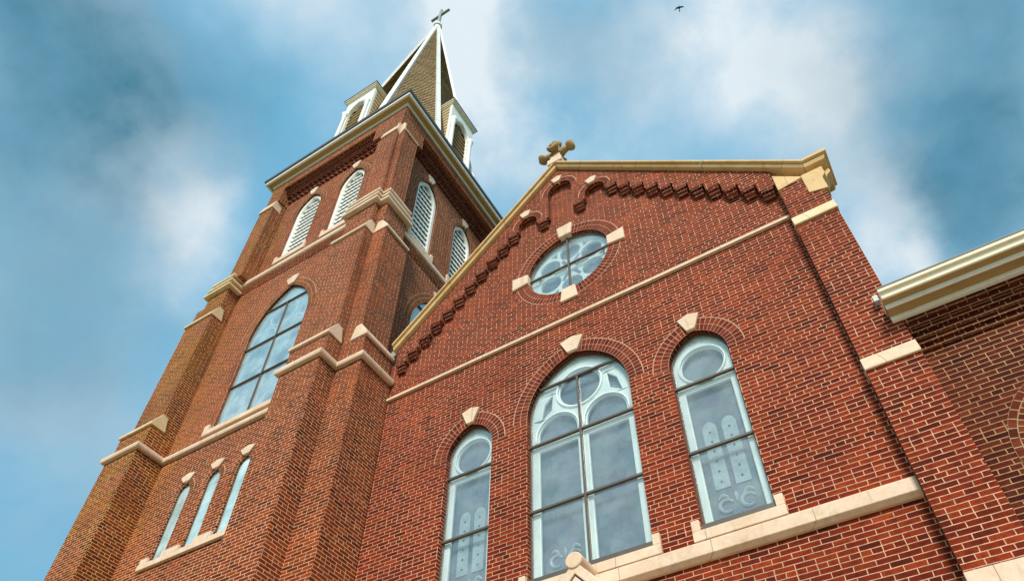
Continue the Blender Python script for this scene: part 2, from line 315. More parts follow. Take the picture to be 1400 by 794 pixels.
# ------------------------------------------------------------------ mesh helpers
def root(name, loc, label, cat):
    o = bpy.data.objects.new(name, None); col.objects.link(o); o.location = loc; o.empty_display_size = .5
    o['label'] = label; o['category'] = cat; return o
class MB:
    def __init__(s): s.v = []; s.f = []; s.uv = []; s.has = False
    def add(s, pts, faces, uvs=None):
        n = len(s.v); s.v += [Vector(p) for p in pts]
        for i, f in enumerate(faces):
            s.f.append([n + k for k in f]); s.uv.append(uvs[i] if uvs else None)
        if uvs: s.has = True
        return s
    def box(s, x0, x1, y0, y1, z0, z1):
        p = [(x0, y0, z0), (x1, y0, z0), (x1, y1, z0), (x0, y1, z0), (x0, y0, z1), (x1, y0, z1), (x1, y1, z1), (x0, y1, z1)]
        return s.add(p, [(0, 3, 2, 1), (4, 5, 6, 7), (0, 1, 5, 4), (1, 2, 6, 5), (2, 3, 7, 6), (3, 0, 4, 7)])
    def prism(s, pts, vec, holes=()):
        """closed polygon (3D points) with holes, extruded by vec"""
        vec = Vector(vec); loops = [[Vector(p) for p in pts]] + [[Vector(p) for p in h] for h in holes]
        flat = [p for l in loops for p in l]; n = len(flat)
        tris = tessellate_polygon(loops)
        fs = [tuple(t) for t in tris] + [tuple(n + k for k in reversed(t)) for t in tris]
        if not holes: fs = [tuple(range(n)), tuple(n + k for k in reversed(range(n)))] if n <= 4 else fs
        o = 0
        for l in loops:
            m = len(l)
            for i in range(m): j = (i + 1) % m; fs.append((o + i, o + j, n + o + j, n + o + i))
            o += m
        return s.add(flat + [p + vec for p in flat], fs)
    def tube(s, path, r, k=10, closed=False, cap=True):
        path = [Vector(p) for p in path]; n = len(path); rs = r if isinstance(r, (list, tuple)) else [r] * n
        pts = []; up = None
        for i, p in enumerate(path):
            a = path[i - 1] if (i or closed) else p; b = path[(i + 1) % n] if (i < n - 1 or closed) else p
            d = (b - a).normalized()
            if up is None: up = Vector((0, 0, 1)) if abs(d.z) < .9 else Vector((0, 1, 0))
            x = d.cross(up).normalized(); y = x.cross(d).normalized(); up = y
            for q in range(k):
                a_ = 2 * math.pi * q / k; pts.append(p + (x * math.cos(a_) + y * math.sin(a_)) * rs[i])
        fs = []
        for i in range(n if closed else n - 1):
            for q in range(k):
                a_ = i * k + q; b_ = i * k + (q + 1) % k; c_ = ((i + 1) % n) * k; fs.append((a_, b_, c_ + (q + 1) % k, c_ + q))
        if cap and not closed: fs += [tuple(reversed(range(k))), tuple((n - 1) * k + q for q in range(k))]
        return s.add(pts, fs)
    def bar(s, a, b, w, d, nrm):
        """rectangular bar from a to b, width w in-plane, depth d along nrm"""
        a, b, nrm = Vector(a), Vector(b), Vector(nrm).normalized(); t = (b - a).normalized(); sd_ = t.cross(nrm).normalized() * (w / 2); nn = nrm * (d / 2)
        return s.add([a - sd_ - nn, a + sd_ - nn, a + sd_ + nn, a - sd_ + nn, b - sd_ - nn, b + sd_ - nn, b + sd_ + nn, b - sd_ + nn],
                     [(0, 3, 2, 1), (4, 5, 6, 7), (0, 1, 5, 4), (1, 2, 6, 5), (2, 3, 7, 6), (3, 0, 4, 7)])
    def lathe(s, c, prof, k=16):
        pts = []; fs = []; n = len(prof)
        for r, z in prof:
            for q in range(k): a = 2 * math.pi * q / k; pts.append((c[0] + r * math.cos(a), c[1] + r * math.sin(a), z))
        for i in range(n - 1):
            for q in range(k): fs.append((i * k + q, i * k + (q + 1) % k, (i + 1) * k + (q + 1) % k, (i + 1) * k + q))
        fs += [tuple(reversed(range(k))), tuple((n - 1) * k + q for q in range(k))]
        return s.add(pts, fs)
    def build(s, name, mat, parent=None, bevel=0, smooth=False, label=None):
        loc = Vector((0, 0, 0)); p = parent
        while p is not None: loc += Vector(p.location); p = p.parent
        me = bpy.data.meshes.new(name); me.from_pydata([tuple(v - loc) for v in s.v], [], s.f)
        if s.has:
            l = me.uv_layers.new(name='UVMap'); i = 0
            for f, uv in zip(s.f, s.uv):
                for q in range(len(f)):
                    l.data[i].uv = uv[q] if uv else (0, 0); i += 1
        me.materials.append(mat); bm = bmesh.new(); bm.from_mesh(me)
        if not s.has: bmesh.ops.remove_doubles(bm, verts=bm.verts, dist=1e-5)
        bmesh.ops.recalc_face_normals(bm, faces=bm.faces); bm.to_mesh(me); bm.free()
        if smooth:
            for q in me.polygons: q.use_smooth = True
        o = bpy.data.objects.new(name, me); col.objects.link(o); o.parent = parent
        if bevel:
            b = o.modifiers.new('bevel', 'BEVEL'); b.width = bevel; b.segments = 2; b.limit_method = 'ANGLE'; b.angle_limit = R_(35)
        if label: o['label'] = label
        return o
def sweep(mb, path, prof, closed=False):
    """profile [(out, z)] swept along plan polyline; outward is the right-hand side"""
    P = [Vector((x, y)) for x, y in path]; n = len(P); rings = []
    for i, p in enumerate(P):
        d0 = (p - P[i - 1]).normalized() if (i or closed) else None
        d1 = (P[(i + 1) % n] - p).normalized() if (i < n - 1 or closed) else None
        if d0 is None: d0 = d1
        if d1 is None: d1 = d0
        n0 = Vector((d0.y, -d0.x)); n1 = Vector((d1.y, -d1.x)); m = (n0 + n1)
        m = m / m.length_squared * 2 if m.length > 1e-6 else n0
        rings.append([(p.x + m.x * o, p.y + m.y * o, z) for o, z in prof])
    k = len(prof); pts = [q for r in rings for q in r]; fs = []
    for i in range(n if closed else n - 1):
        for q in range(k): a = i * k + q; b = i * k + (q + 1) % k; c = ((i + 1) % n) * k; fs.append((a, b, c + (q + 1) % k, c + q))
    if not closed: fs += [tuple(range(k)), tuple((n - 1) * k + q for q in reversed(range(k)))]
    mb.add(pts, fs); return mb

class Plane:
    """vertical wall plane: point(u, z, out)"""
    def __init__(s, kind, val): s.kind = kind; s.val = val
    def __call__(s, u, z, out=0.):
        return Vector((u, s.val - out, z)) if s.kind == 'F' else Vector((s.val + out, u, z))
    @property
    def n(s): return Vector((0, -1, 0)) if s.kind == 'F' else Vector((1, 0, 0))
def arch_pts(c, hw, zb, zs, rise, seg=14, grow=0.):
    """outline of a slightly pointed arch opening, from bottom right up and over to bottom left"""
    r = (hw * hw + rise * rise) / (2 * hw); hw2 = hw + grow; r2 = r + grow
    pts = [(c + hw2, zb)] if zb is not None else []
    cxr = c + hw - r
    a1 = math.acos(max(-1, min(1, (r - hw) / r2)))
    for i in range(seg + 1): a = a1 * i / seg; pts.append((cxr + r2 * math.cos(a), zs + r2 * math.sin(a)))
    cxl = c - hw + r
    for i in range(seg - 1, -1, -1): a = a1 * i / seg; pts.append((cxl - r2 * math.cos(a), zs + r2 * math.sin(a)))
    if zb is not None: pts.append((c - hw2, zb))
    return pts
def circ(c, z, r, k=48): return [(c + r * math.cos(2 * math.pi * i / k), z + r * math.sin(2 * math.pi * i / k)) for i in range(k)]
def P3(pl, pts, out=0.): return [pl(u, z, out) for u, z in pts]
def ring_band(mb, pl, inner_fn, g0, g1, out, depth=.03, closed=False):
    """brick ring between two offset outlines, UV = (arc length, radial)"""
    A = inner_fn(g0); B = inner_fn(g1); n = len(A); s = 0; S = [0]
    for i in range(1, n + (1 if closed else 0)):
        p, q = A[i % n], A[i - 1]; p2, q2 = B[i % n], B[i - 1]
        s += (math.hypot(p[0] - q[0], p[1] - q[1]) + math.hypot(p2[0] - q2[0], p2[1] - q2[1])) / 2; S.append(s)
    w = g1 - g0
    for i in range(n if closed else n - 1):
        j = (i + 1) % n; a, b, c, d = A[i], A[j], B[j], B[i]
        f = [pl(*a, out), pl(*b, out), pl(*c, out), pl(*d, out), pl(*a, out - depth), pl(*b, out - depth), pl(*c, out - depth), pl(*d, out - depth)]
        uv = [(S[i], 0), (S[i + 1], 0), (S[i + 1], w), (S[i], w)]
        e = [(S[i], 0), (S[i + 1], 0), (S[i + 1], .03), (S[i], .03)]
        mb.add(f, [(0, 1, 2, 3), (0, 1, 5, 4), (3, 2, 6, 7)], [uv, e, e])
    return mb
def keystone(mb, pl, c, z0, z1, w0, w1, out=.05, depth=.16):
    pts = [(c - w0 / 2, z0), (c + w0 / 2, z0), (c + w1 / 2, z1 - .03), (c, z1 + .02), (c - w1 / 2, z1 - .03)]
    return mb.prism(P3(pl, pts, out), -pl.n * depth)

def window(parent, pl, c, hw, zb, zs, rise, bars, mull=None, glass=GLASS, rings=2, key=True, tracery='side', label=None, mat=BA, recess=.09, stain=True, keyw=.0, bw=.032):
    """arched window: surround frame (part) with glazing bars, pane, tracery, leaded glass; brick arch with keystone"""
    seg = 14
    top = lambda g: arch_pts(c, hw, None, zs, rise, seg, g)
    o = arch_pts(c, hw, zb, zs, rise, seg); i_ = arch_pts(c, hw, zb + .03, zs, rise, seg, -.022)
    f = MB().prism(P3(pl, o, -recess), -pl.n * .035, [P3(pl, i_, -recess)])
    w = f.build('window', BRONZE, parent, label=label)
    def halfw(z):
        if z <= zs: return hw
        r = (hw * hw + rise * rise) / (2 * hw); return math.sqrt(max(0, r * r - (z - zs) ** 2)) - (r - hw)
    for z in bars: h = halfw(z); MB().bar(pl(c - h, z, -recess + .006), pl(c + h, z, -recess + .006), bw, .045, pl.n).build('glazing_bar', BRONZE, w)
    if mull: MB().bar(pl(mull[0], zb, -recess + .006), pl(mull[0], mull[1], -recess + .006), bw, .04, pl.n).build('glazing_bar', BRONZE, w)
    MB().prism(P3(pl, arch_pts(c, hw - .004, zb + .01, zs, rise, seg), -recess - .012), -pl.n * .005).build('pane', glass, w)
    # painted wooden tracery behind the storm glazing
    td = -recess - .045
    outer = arch_pts(c, hw + .0, zb, zs, rise, seg)
    holes = []
    if tracery == 'side':
        rr = hw * .70; zt = bars[-1]
        holes = [circ(c, zt + rr * 1.16, rr, 28), [(c + hw * .74, zb + .07), (c + hw * .74, zt - .10), (c - hw * .74, zt - .10), (c - hw * .74, zb + .07)]]
    elif tracery == 'main':
        zt = bars[-2]; rr = hw * .40
        holes = [circ(c, zt + .92, rr, 32)]
        for sg in (-1, 1):
            cc = c + sg * hw * .47
            holes.append(arch_pts(cc, hw * .37, zt + .05, zt + .16, .36, 10))
            holes.append([(cc + hw * .37, zb + .07), (cc + hw * .37, zt - .10), (cc - hw * .37, zt - .10), (cc - hw * .37, zb + .07)])
            tri = [(c + sg * hw * .80, zt + .52), (c + sg * hw * .72, zt + .82), (c + sg * hw * .55, zt + .98), (c + sg * hw * .58, zt + .66)]
            holes.append(tri if sg > 0 else tri[::-1])
    elif tracery == 'lancet':
        holes = [arch_pts(c, hw * .50, zb + .10, zs, rise * .6, 8)]
    if holes:
        MB().prism(P3(pl, outer, td), -pl.n * .05, [P3(pl, h, td) for h in holes]).build('tracery', MINT, w, bevel=.012)
        if tracery == 'main':     # raised mouldings round the openings
            mm = MB(); mm.tube([pl(u, z, td + .012) for u, z in circ(c, zt + .92, rr + .045, 32)], .02, 6, closed=True)
            for sg in (-1, 1):
                cc = c + sg * hw * .47
                mm.tube([pl(u, z, td + .012) for u, z in arch_pts(cc, hw * .37 + .045, zt + .05, zt + .16, .38, 10)], .02, 6)
            mm.build('moulding', MINT, w, smooth=True)
        if tracery == 'side':
            mm = MB(); mm.tube([pl(u, z, td + .012) for u, z in circ(c, zt + rr * 1.16, rr + .035, 28)], .018, 6, closed=True); mm.build('moulding', MINT, w, smooth=True)
    sdp = td - .085
    MB().prism(P3(pl, arch_pts(c, hw, zb, zs, rise, seg), sdp), -pl.n * .02).build('leaded_glass', STAIN, w)
    if stain:
        q = MB(); ss = [0] if tracery == 'side' else [-1]
        for s_ in ss:
            cc = c + s_ * hw * .47; k = 1.0
            for e in (-1, 1):
                u0 = cc + e * .13
                if tracery == 'side': q.prism(P3(pl, arch_pts(u0, .095, 7.22, 8.18, .12, 6), sdp + .012), -pl.n * .008)
                for n_ in range(6 if tracery == 'side' else 0): MB().prism(P3(pl, circ(u0, 7.32 + n_ * .16, .016, 8), sdp + .018), -pl.n * .005).build('lead_dot', DARK, w)
                zz = 6.96
                q.tube([pl(cc + e * .135 + .085 * math.cos(a), zz + .085 * math.sin(a), sdp + .01) for a in [R_(20 + t_ * 26) for t_ in range(12)]], [.012 + .014 * math.sin(math.pi * t_ / 11) for t_ in range(12)], 6)
                q.tube([pl(cc + e * (.09 + .13 * t_ / 7), zz + .10 + .05 * math.sin(t_ / 7 * 3.0), sdp + .01) for t_ in range(8)], [.008 + .02 * math.sin(math.pi * t_ / 7) for t_ in range(8)], 6)
            q.tube([pl(cc, zz + .02, sdp + .01), pl(cc, zz + .1, sdp + .01), pl(cc, zz + .17, sdp + .01)], [.008, .028, .006], 6)
        q.build('painted_ornament', PALEG, w)
    if rings:
        rb = MB(); ring_band(rb, pl, top, 0.0, .118 * rings, .004, .09)
        a_ = rb.build('brick_arch', mat, parent)
        if rings >= 1:
            ring_band(MB(), pl, top, .118 * rings + .001, .118 * rings + .011, .006, .03).build('mortar_joint', MORTM, a_)
        if key:
            zt = zs + rise; keystone(MB(), pl, c, zt + .0, zt + .118 * rings + .08, .13 + keyw, .34 + keyw * 1.6).build('keystone', STONE, a_, bevel=.012)
    return w
def louvre_window(parent, pl, c, hw, zb, zs, rise, slat_n=13):
    top = lambda g: arch_pts(c, hw, None, zs, rise, 12, g)
    o = arch_pts(c, hw, zb, zs, rise, 12); i_ = arch_pts(c, hw - .10, zb + .13, zs - .02, rise - .10, 12)
    w = MB().prism(P3(pl, o, -.06), -pl.n * .10, [P3(pl, i_, -.06)]).build('louvre_window', WHITE, parent, bevel=.012)
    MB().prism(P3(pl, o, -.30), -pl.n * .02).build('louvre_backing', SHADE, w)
    z0 = zb + .16; z1 = zs + rise - .38; n = slat_n; r = ((hw) ** 2 + rise ** 2) / (2 * hw)
    for k in range(n):
        z = z0 + (z1 - z0) * k / (n - 1)
        h = hw - .10
        if z + .1 > zs: h = math.sqrt(max(0.01, r * r - (z + .1 - zs + .04) ** 2)) - (r - hw) - .10
        if h < .08: continue
        m = max(3, round(2 * h / .135)); wd = 2 * h / m; pts = [(c + h, z + .165)]
        for q in range(m - 1, -1, -1):          # one slat with a scalloped lower edge
            u0 = c - h + wd * (q + .5)
            for e in range(7): a = math.pi * e / 6; pts.append((u0 + wd * .495 * math.cos(a), z + .03 - .55 * wd * math.sin(a)))
        pts.append((c - h, z + .165))
        f = [pl(u, t_, -.115 - (t_ - z) * .25) for u, t_ in pts]
        MB().prism(f, -pl.n * .03).build('slat', LOUVW, w)
    rb = ring_band(MB(), pl, top, 0, .20, .004, .07); a_ = rb.build('brick_arch', BAT, parent)
    ring_band(MB(), pl, top, .201, .212, .006, .03).build('mortar_joint', MORTM, a_)
    zt = zs + rise; keystone(MB(), pl, c, zt, zt + .30, .14, .34).build('keystone', STONE, a_, bevel=.012)
    return w
def lug_sill(parent, pl, u0, u1, z0, z1, out, lug=.1, mat=STONE):
    m = MB(); m.prism(P3(pl, [(u0, z0), (u1, z0), (u1, z1), (u0, z1)], out), -pl.n * (out + .16))
    if lug:
        for a in (u0, u1 - lug): m.prism(P3(pl, [(a, z1 + .001), (a + lug, z1 + .001), (a + lug, z1 + .15), (a, z1 + .15)], out - .004), -pl.n * (out - .004 + .02))
    return m.build('window_sill', mat, parent, bevel=.008)

# ------------------------------------------------------------------ setting
g = MB(); g.add([(-2500, -2500, 0), (2500, -2500, 0), (2500, 2500, 0), (-2500, 2500, 0)], [(0, 1, 2, 3)])
o = g.build('ground', grass_mat()); o['kind'] = 'structure'
g = MB().box(-26, 22, -26, -.0, -.1, .004); o = g.build('bounce_paving', ground_mat()); o['kind'] = 'structure'  # unseen tan sheet, added to bounce warm light up onto the undersides

# ================================================================== CHURCH FRONT
F0 = Plane('F', 0.0)
ch = root('church', (-3.4, 0, 0), 'gabled red brick church front with three arched windows and a round window under its peak', 'church')
AX = -3.41
def rake(x): return 16.45 - .99 * abs(x - AX)      # top of the coping
WB, WS, = 6.65, 9.30
wins = [(-5.33, .43), (-1.51, .43)]
holes = []
for c, h in wins: holes.append(P3(F0, arch_pts(c, h, WB, 9.30, .56, 14)))
holes.append(P3(F0, arch_pts(AX, .86, WB, 9.42, 1.09, 14)))
holes.append(P3(F0, circ(-3.40, 13.02, .835, 64)))
outl = [(-8.2, 0), (.34, 0), (.34, rake(.34) - .25), (AX, rake(AX) - .25), (-7.22, rake(-7.22) - .25), (-8.2, rake(-7.22) - .9)]
MB().prism(P3(F0, outl), (0, .45, 0), holes).build('gable_wall', BR, ch)
# backing so that nothing shows through behind the wall
MB().box(-8.1, .3, .46, .5, 0, 12.0).build('inner_wall', BR, ch)
nv = MB(); nv.prism([(-8.0, .5, 12.0), (.9, .5, 12.0), (AX, .5, rake(AX) - .75)], (0, 22, 0)); nv.build('nave_roof', SHING, ch)
nv = MB(); nv.box(-.1, .3, .5, 22, 0, 11.9); nv.build('side_wall', BR, ch)
# string course, stone band
s = sweep(MB(), [(-7.9, 0), (.335, 0)], [(-.02, 11.33), (.055, 11.33), (.055, 11.385), (.03, 11.405), (-.02, 11.44)]); s.build('string_course', STONE, ch, bevel=.004)
s = sweep(MB(), [(-8.1, 0), (.325, 0)], [(-.02, 6.18), (.04, 6.18), (.10, 6.225), (.10, 6.385), (-.02, 6.47)]); s.build('stone_band', STONE, ch, bevel=.008)
for c, h in wins:
    window(ch, F0, c, h, WB, 9.30, .56, (7.78, 8.935), tracery='side',
           label='narrow arched window %s of the tall central one' % ('left' if c < AX else 'right'))
    lug_sill(ch, F0, c - h - .11, c + h + .11, 6.44, 6.575, .05)
window(ch, F0, AX, .86, WB, 9.42, 1.09, (7.745, 8.92, 10.045), mull=(AX, 10.045), tracery='main', keyw=.05, label='tall central arched window with tracery in its head')
lug_sill(ch, F0, AX - .97, AX + .97, 6.44, 6.575, .05)

for c, h in wins + [(AX, .86)]:
    MB().prism(P3(F0, [(c - h + .003, 6.577), (c + h - .003, 6.577), (c + h - .003, 6.665), (c - h + .003, 6.665)], .004), (0, .12, 0)).build('sub_sill', BRONZE, ch)
# round window
RC, RZ, RR = -3.40, 13.02, .835
wr = MB().prism(P3(F0, circ(RC, RZ, RR, 64), -.07), (0, .03, 0), [P3(F0, circ(RC, RZ, RR - .02, 64), -.07)]).build('round_window', BRONZE, ch, label='round window with petal tracery under the gable peak')
MB().bar(F0(RC - RR, RZ - .02, -.065), F0(RC + RR, RZ - .02, -.065), .034, .04, F0.n).build('glazing_bar', BRONZE, wr); MB().bar(F0(RC, RZ - RR, -.06), F0(RC, RZ + RR, -.06), .034, .04, F0.n).build('glazing_bar', BRONZE, wr)
MB().prism(P3(F0, circ(RC, RZ, RR - .004, 64), -.085), (0, .005, 0)).build('pane', GLASSR, wr)
hs = []
for k in range(6):
    a = R_(60 * k + 30); hs.append(circ(RC + .50 * math.cos(a), RZ + .50 * math.sin(a), .215, 22))
    a2 = a + R_(30); q = [(RC + .70 * math.cos(a2 + e), RZ + .70 * math.sin(a2 + e)) for e in (-.12, .12)] + [(RC + .56 * math.cos(a2), RZ + .56 * math.sin(a2))]; hs.append(q)
    a3 = a2; q = [(RC + .10 * math.cos(a3 - .5), RZ + .10 * math.sin(a3 - .5)), (RC + .10 * math.cos(a3 + .5), RZ + .10 * math.sin(a3 + .5)), (RC + .36 * math.cos(a3 + .09), RZ + .36 * math.sin(a3 + .09)), (RC + .36 * math.cos(a3 - .09), RZ + .36 * math.sin(a3 - .09))]; hs.append(q)
MB().prism(P3(F0, circ(RC, RZ, RR, 64), -.15), (0, .05, 0), [P3(F0, h, -.15) for h in hs]).build('tracery', MINT, wr, bevel=.012)
MB().prism(P3(F0, circ(RC, RZ, RR, 48), -.26), (0, .02, 0)).build('leaded_glass', STAIN, wr)
cring = lambda gg: circ(RC, RZ, RR + gg, 72)
ar = ring_band(MB(), F0, cring, 0, .236, .004, .08, closed=True).build('brick_arch', BA, ch)
ring_band(MB(), F0, cring, .237, .247, .006, .03, closed=True).build('mortar_joint', MORTM, ar)
for k in range(4):
    a = R_(90 * k); d = Vector((math.cos(a), 0, math.sin(a))); t_ = Vector((-math.sin(a), 0, math.cos(a))); C_ = Vector((RC, -.045, RZ))
    p = [C_ + d * (RR - .01) - t_ * .13, C_ + d * (RR - .01) + t_ * .13, C_ + d * 1.16 + t_ * .17, C_ + d * 1.16 - t_ * .17]
    MB().prism(p, (0, .15, 0)).build('keystone', STONE, ar, bevel=.012)

# ---- arcaded corbel table under the rake
def xr(s_, x): return AX + s_ * (x - AX)
YB = .13
def corbels(s_):
    pts = []; teeth = []
    x = -2.43; i = 0
    while x < (.28 if s_ > 0 else 3.84 + AX - .25):
        xm = x + .125; zb = rake(xm) - .72; teeth.append((x, x + .25, zb)); x += .25; i += 1
    return teeth
def arc(cx_, r, z, n=10, down=False):
    return [(cx_ + r * math.cos(math.pi * k / n), z + r * math.sin(math.pi * k / n) * 1.05) for k in range(n + 1)]
poly = []
tr = corbels(1); tl = corbels(-1)
top = [(xr(-1, tl[-1][1]), rake(tl[-1][1]) - .17), (AX, rake(AX) - .17), (tr[-1][1], rake(tr[-1][1]) - .17)]
poly += top
for a, b, z in reversed(tr): poly += [(b, z), (a, z)]
# right arch, pendant, centre arch, pendant, left arch
poly = poly[:-1] + [(-2.43, tr[0][2])]
ra = arc(-2.65, .22, 14.76); poly += ra + [(-2.87, 14.60), (-3.135, 14.60)]
ca = arc(AX, .275, 15.44); poly += ca + [(xr(-1, -3.135), 14.60), (xr(-1, -2.87), 14.60)]
la = arc(xr(-1, -2.65), .22, 14.76); poly += la
for a, b, z in tl: poly += [(xr(-1, a), z), (xr(-1, b), z)]
clean = []
for p in poly:
    if not clean or (abs(p[0] - clean[-1][0]) + abs(p[1] - clean[-1][1])) > 1e-4: clean.append(p)
cb = MB().prism(P3(F0, clean, YB), (0, YB - .003, 0)).build('corbel_table', BR, ch)
def corbel_block(a, b, z):
    m = MB()
    for k in range(3):
        o_ = YB - .004 - k * .034; m.box(a + .028 + .006 * k, b - .034 - .006 * k, -o_, .01, z - .066 * (k + 1), z - .066 * k - .008)
    m.box(a + .05, b - .05, -.02, .01, z - .2, z)
    return m
for s_, T in ((1, tr), (-1, tl)):
    for a, b, z in T:
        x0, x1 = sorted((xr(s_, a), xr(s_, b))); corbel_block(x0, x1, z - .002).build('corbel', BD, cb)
for s_ in (1, -1):
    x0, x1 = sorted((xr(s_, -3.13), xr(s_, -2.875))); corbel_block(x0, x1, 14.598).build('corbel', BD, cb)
for cx_, r, z in ((AX, .275, 15.44), (-2.65, .22, 14.76), (xr(-1, -2.65), .22, 14.76)):
    fn = lambda gg, cx_=cx_, r=r, z=z: [(cx_ + (r + gg) * math.cos(math.pi * k / 12), z + (r + gg) * math.sin(math.pi * k / 12) * 1.05) for k in range(13)]
    rg = ring_band(MB(), F0, fn, 0, .118, YB + .004, .05).build('brick_arch', BA, ch)
    ring_band(MB(), F0, fn, .119, .133, YB + .006, .04).build('mortar_joint', MORTM, rg)
    keystone(MB(), F0, cx_ - .03, z + r + .01, z + r + .20, .13, .26, YB + .05, .1).build('keystone', STONE, rg, bevel=.008)
# ---- coping, kneeler
def coping(x0, x1, nm, seams):
    prof = [(.02, -.175), (-.165, -.175), (-.205, -.165), (-.225, -.12), (-.225, -.09), (-.205, -.08), (-.27, -.065), (-.275, -.015), (-.26, 0), (.5, 0), (.5, -.175)]   # (y, dz)
    m = MB(); xs = [x0]; n = max(1, round(abs(x1 - x0) / seams)); xs += [x0 + (x1 - x0) * k / n for k in range(1, n + 1)]
    for a, b in zip(xs, xs[1:]):
        e = .004 if b > a else -.004
        A = [(a + e, y, rake(a + e) + dz) for y, dz in prof]; B = [(b - e, y, rake(b - e) + dz) for y, dz in prof]; k = len(prof)
        m.add(A + B, [tuple(range(k)), tuple(k + q for q in reversed(range(k)))] + [(q, (q + 1) % k, k + (q + 1) % k, k + q) for q in range(k)])
    return m.build(nm, GOLD, ch, bevel=.008)
coping(AX + .001, .80, 'coping', 1.45); coping(AX - .001, -7.20, 'coping', 1.45)
ZK = rake(.80); KB = .42
kn = sweep(MB(), [(.802, 0), (.90, 0), (.90, KB)], [(-.1, ZK - .175), (.165, ZK - .175), (.205, ZK - .165), (.225, ZK - .12), (.225, ZK - .09), (.205, ZK - .08), (.27, ZK - .065), (.275, ZK - .015), (.26, ZK), (-.1, ZK)])
kn.build('kneeler_coping', GOLD, ch, bevel=.008)
m = MB(); m.prism([(.70, -.185, 11.50), (.96, -.185, 11.42), (.96, -.185, 11.72), (1.02, -.185, 11.80), (1.02, -.185, 11.995), (.70, -.185, 11.995)], (0, .19, 0))
m.build('kneeler_stone', GOLD, ch, bevel=.01)
m = MB(); m.prism([(.33, -.178, 11.90), (.33, -.178, 12.35), (.70, -.178, 11.99), (.70, -.178, 11.955)], (0, .18, 0)); m.build('kneeler_stone', GOLD, ch, bevel=.01)
m = MB()     # curved bracket under the return
br_ = [(.93, 12.04), (1.11, 12.04), (1.11, 11.95), (1.05, 11.90), (1.0, 11.80), (.97, 11.64), (.93, 11.56)]
m.prism([(x, -.06, z) for x, z in br_], (0, .22, 0)); m.build('bracket', GOLD, ch, bevel=.01)
# ---- corner pier with three stone weatherings
m = MB(); m.box(.33, .925, -.22, .6, 0, 7.80); m.box(.333, .922, -.19, .6, 7.80, 10.90); m.box(.336, .918, -.165, .6, 10.90, 11.94)
pier = m.build('corner_pier', BR, ch)
for z0, z1, ya, yb in ((4.93, 5.20, -.25, -.22), (7.80, 8.03, -.25, -.19), (10.86, 11.12, -.225, -.165)):
    q = MB(); q.prism([(.322, ya, z0), (.322, ya, z0 + .03 if z0 > 5 else z1), (.322, yb - .002, z1), (.322, .55, z1), (.322, .55, z0)], (.613, 0, 0)); q.build('weathering_stone', STONE if z0 < 9 else STONEO, pier, bevel=.008)
q = MB(); q.box(.93, .955, .02, .5, 5.2, 11.55); q.build('metal_flashing', GREYM, ch)
# ---- finial at the apex
m = MB(); m.box(AX - .17, AX + .17, -.29, .05, 16.36, 16.56); m.box(AX - .12, AX + .12, -.24, 0, 16.56, 16.78)
fb = m.build('finial', STONE, ch, bevel=.02, label='carved leafy stone finial with round knobs on the gable peak')
m = MB(); C_ = Vector((AX, -.12, 16.95))
def knob(m, p, r, d):
    prof = [(r * .5, -r * .9), (r * .85, -r * .55), (r * 1.05, 0), (r * .95, r * .42), (r * .66, r * .62), (r * .60, r * .28), (r * .42, r * .30), (r * .36, r * .62), (.01, r * .78)]
    d = Vector(d).normalized(); q = Vector((0, 0, 1)).rotation_difference(d); k = 14; pts = []; fs = []
    for rr, zz in prof:
        for e in range(k): a = 2 * math.pi * e / k; wob = 1 + .13 * math.cos(4 * a); pts.append(p + q @ Vector((rr * wob * math.cos(a), rr * wob * math.sin(a), zz)))
    for i in range(len(prof) - 1):
        for e in range(k): fs.append((i * k + e, i * k + (e + 1) % k, (i + 1) * k + (e + 1) % k, (i + 1) * k + e))
    m.add(pts, fs)
for d, ln in (((0, 0, 1), .44), ((1, 0, .36), .37), ((-1, 0, .36), .37), ((0, -1, .1), .20), ((0, 1, .1), .20)):
    dd = Vector(d).normalized(); m.tube([C_ - Vector((0, 0, .1)), C_ + dd * ln * .5, C_ + dd * ln * .9], [.11, .088, .075], 10); knob(m, C_ + dd * ln, .118, dd)
m.tube([Vector((AX, -.12, 16.75)), Vector((AX, -.12, 16.86)), C_], [.15, .10, .13], 12)
m.build('finial_cross', FINS, fb, smooth=True)
# ---- porch gable below the central window
PF = Plane('F', -.42); PX, PZ = -3.38, 6.43
def chev(m, y0, y1, top, th, sl=1.12, w=1.6):
    for s_ in (-1, 1):
        m.prism([(PX, y0, PZ - top), (PX + s_ * w, y0, PZ - top - w * sl), (PX + s_ * w, y0, PZ - top - w * sl - th), (PX, y0, PZ - top - th)], (0, y1 - y0, 0))
m = MB(); chev(m, -.44, -.01, 0, .17)
pg = m.build('porch_gable', STONE, ch, bevel=.012, label='small stone gable of the porch under the central window')
m = MB(); chev(m, -.415, -.02, .176, .022); m.build('groove', BRONZE, pg)
m = MB(); chev(m, -.43, -.02, .20, .10); m.build('inner_moulding', STONE, pg, bevel=.01)
m = MB(); m.tube([(PX, -.46, PZ + .0), (PX, -.445, PZ + .0), (PX, 0, PZ + .0)], [.10, .112, .112], 20); m.build('ridge_roll', STONE, pg, bevel=.008)
m = MB(); m.prism([(PX, -.33, PZ - .31), (PX - 1.4, -.33, PZ - 1.87), (PX - 1.4, -.33, 0), (PX + 1.4, -.33, 0), (PX + 1.4, -.33, PZ - 1.87)], (0, .33, 0)); m.build('porch_wall', BR, ch)

# ================================================================== BELL TOWER
tw = root('bell_tower', (-10.5, 1.75, 0), 'tall square red brick bell tower with buttresses, louvred openings and a steep spire', 'bell tower')
FL, FU = Plane('F', -.65), Plane('F', -.58)
RL, RU = Plane('R', -8.12), Plane('R', -8.20)
ZS = 18.0
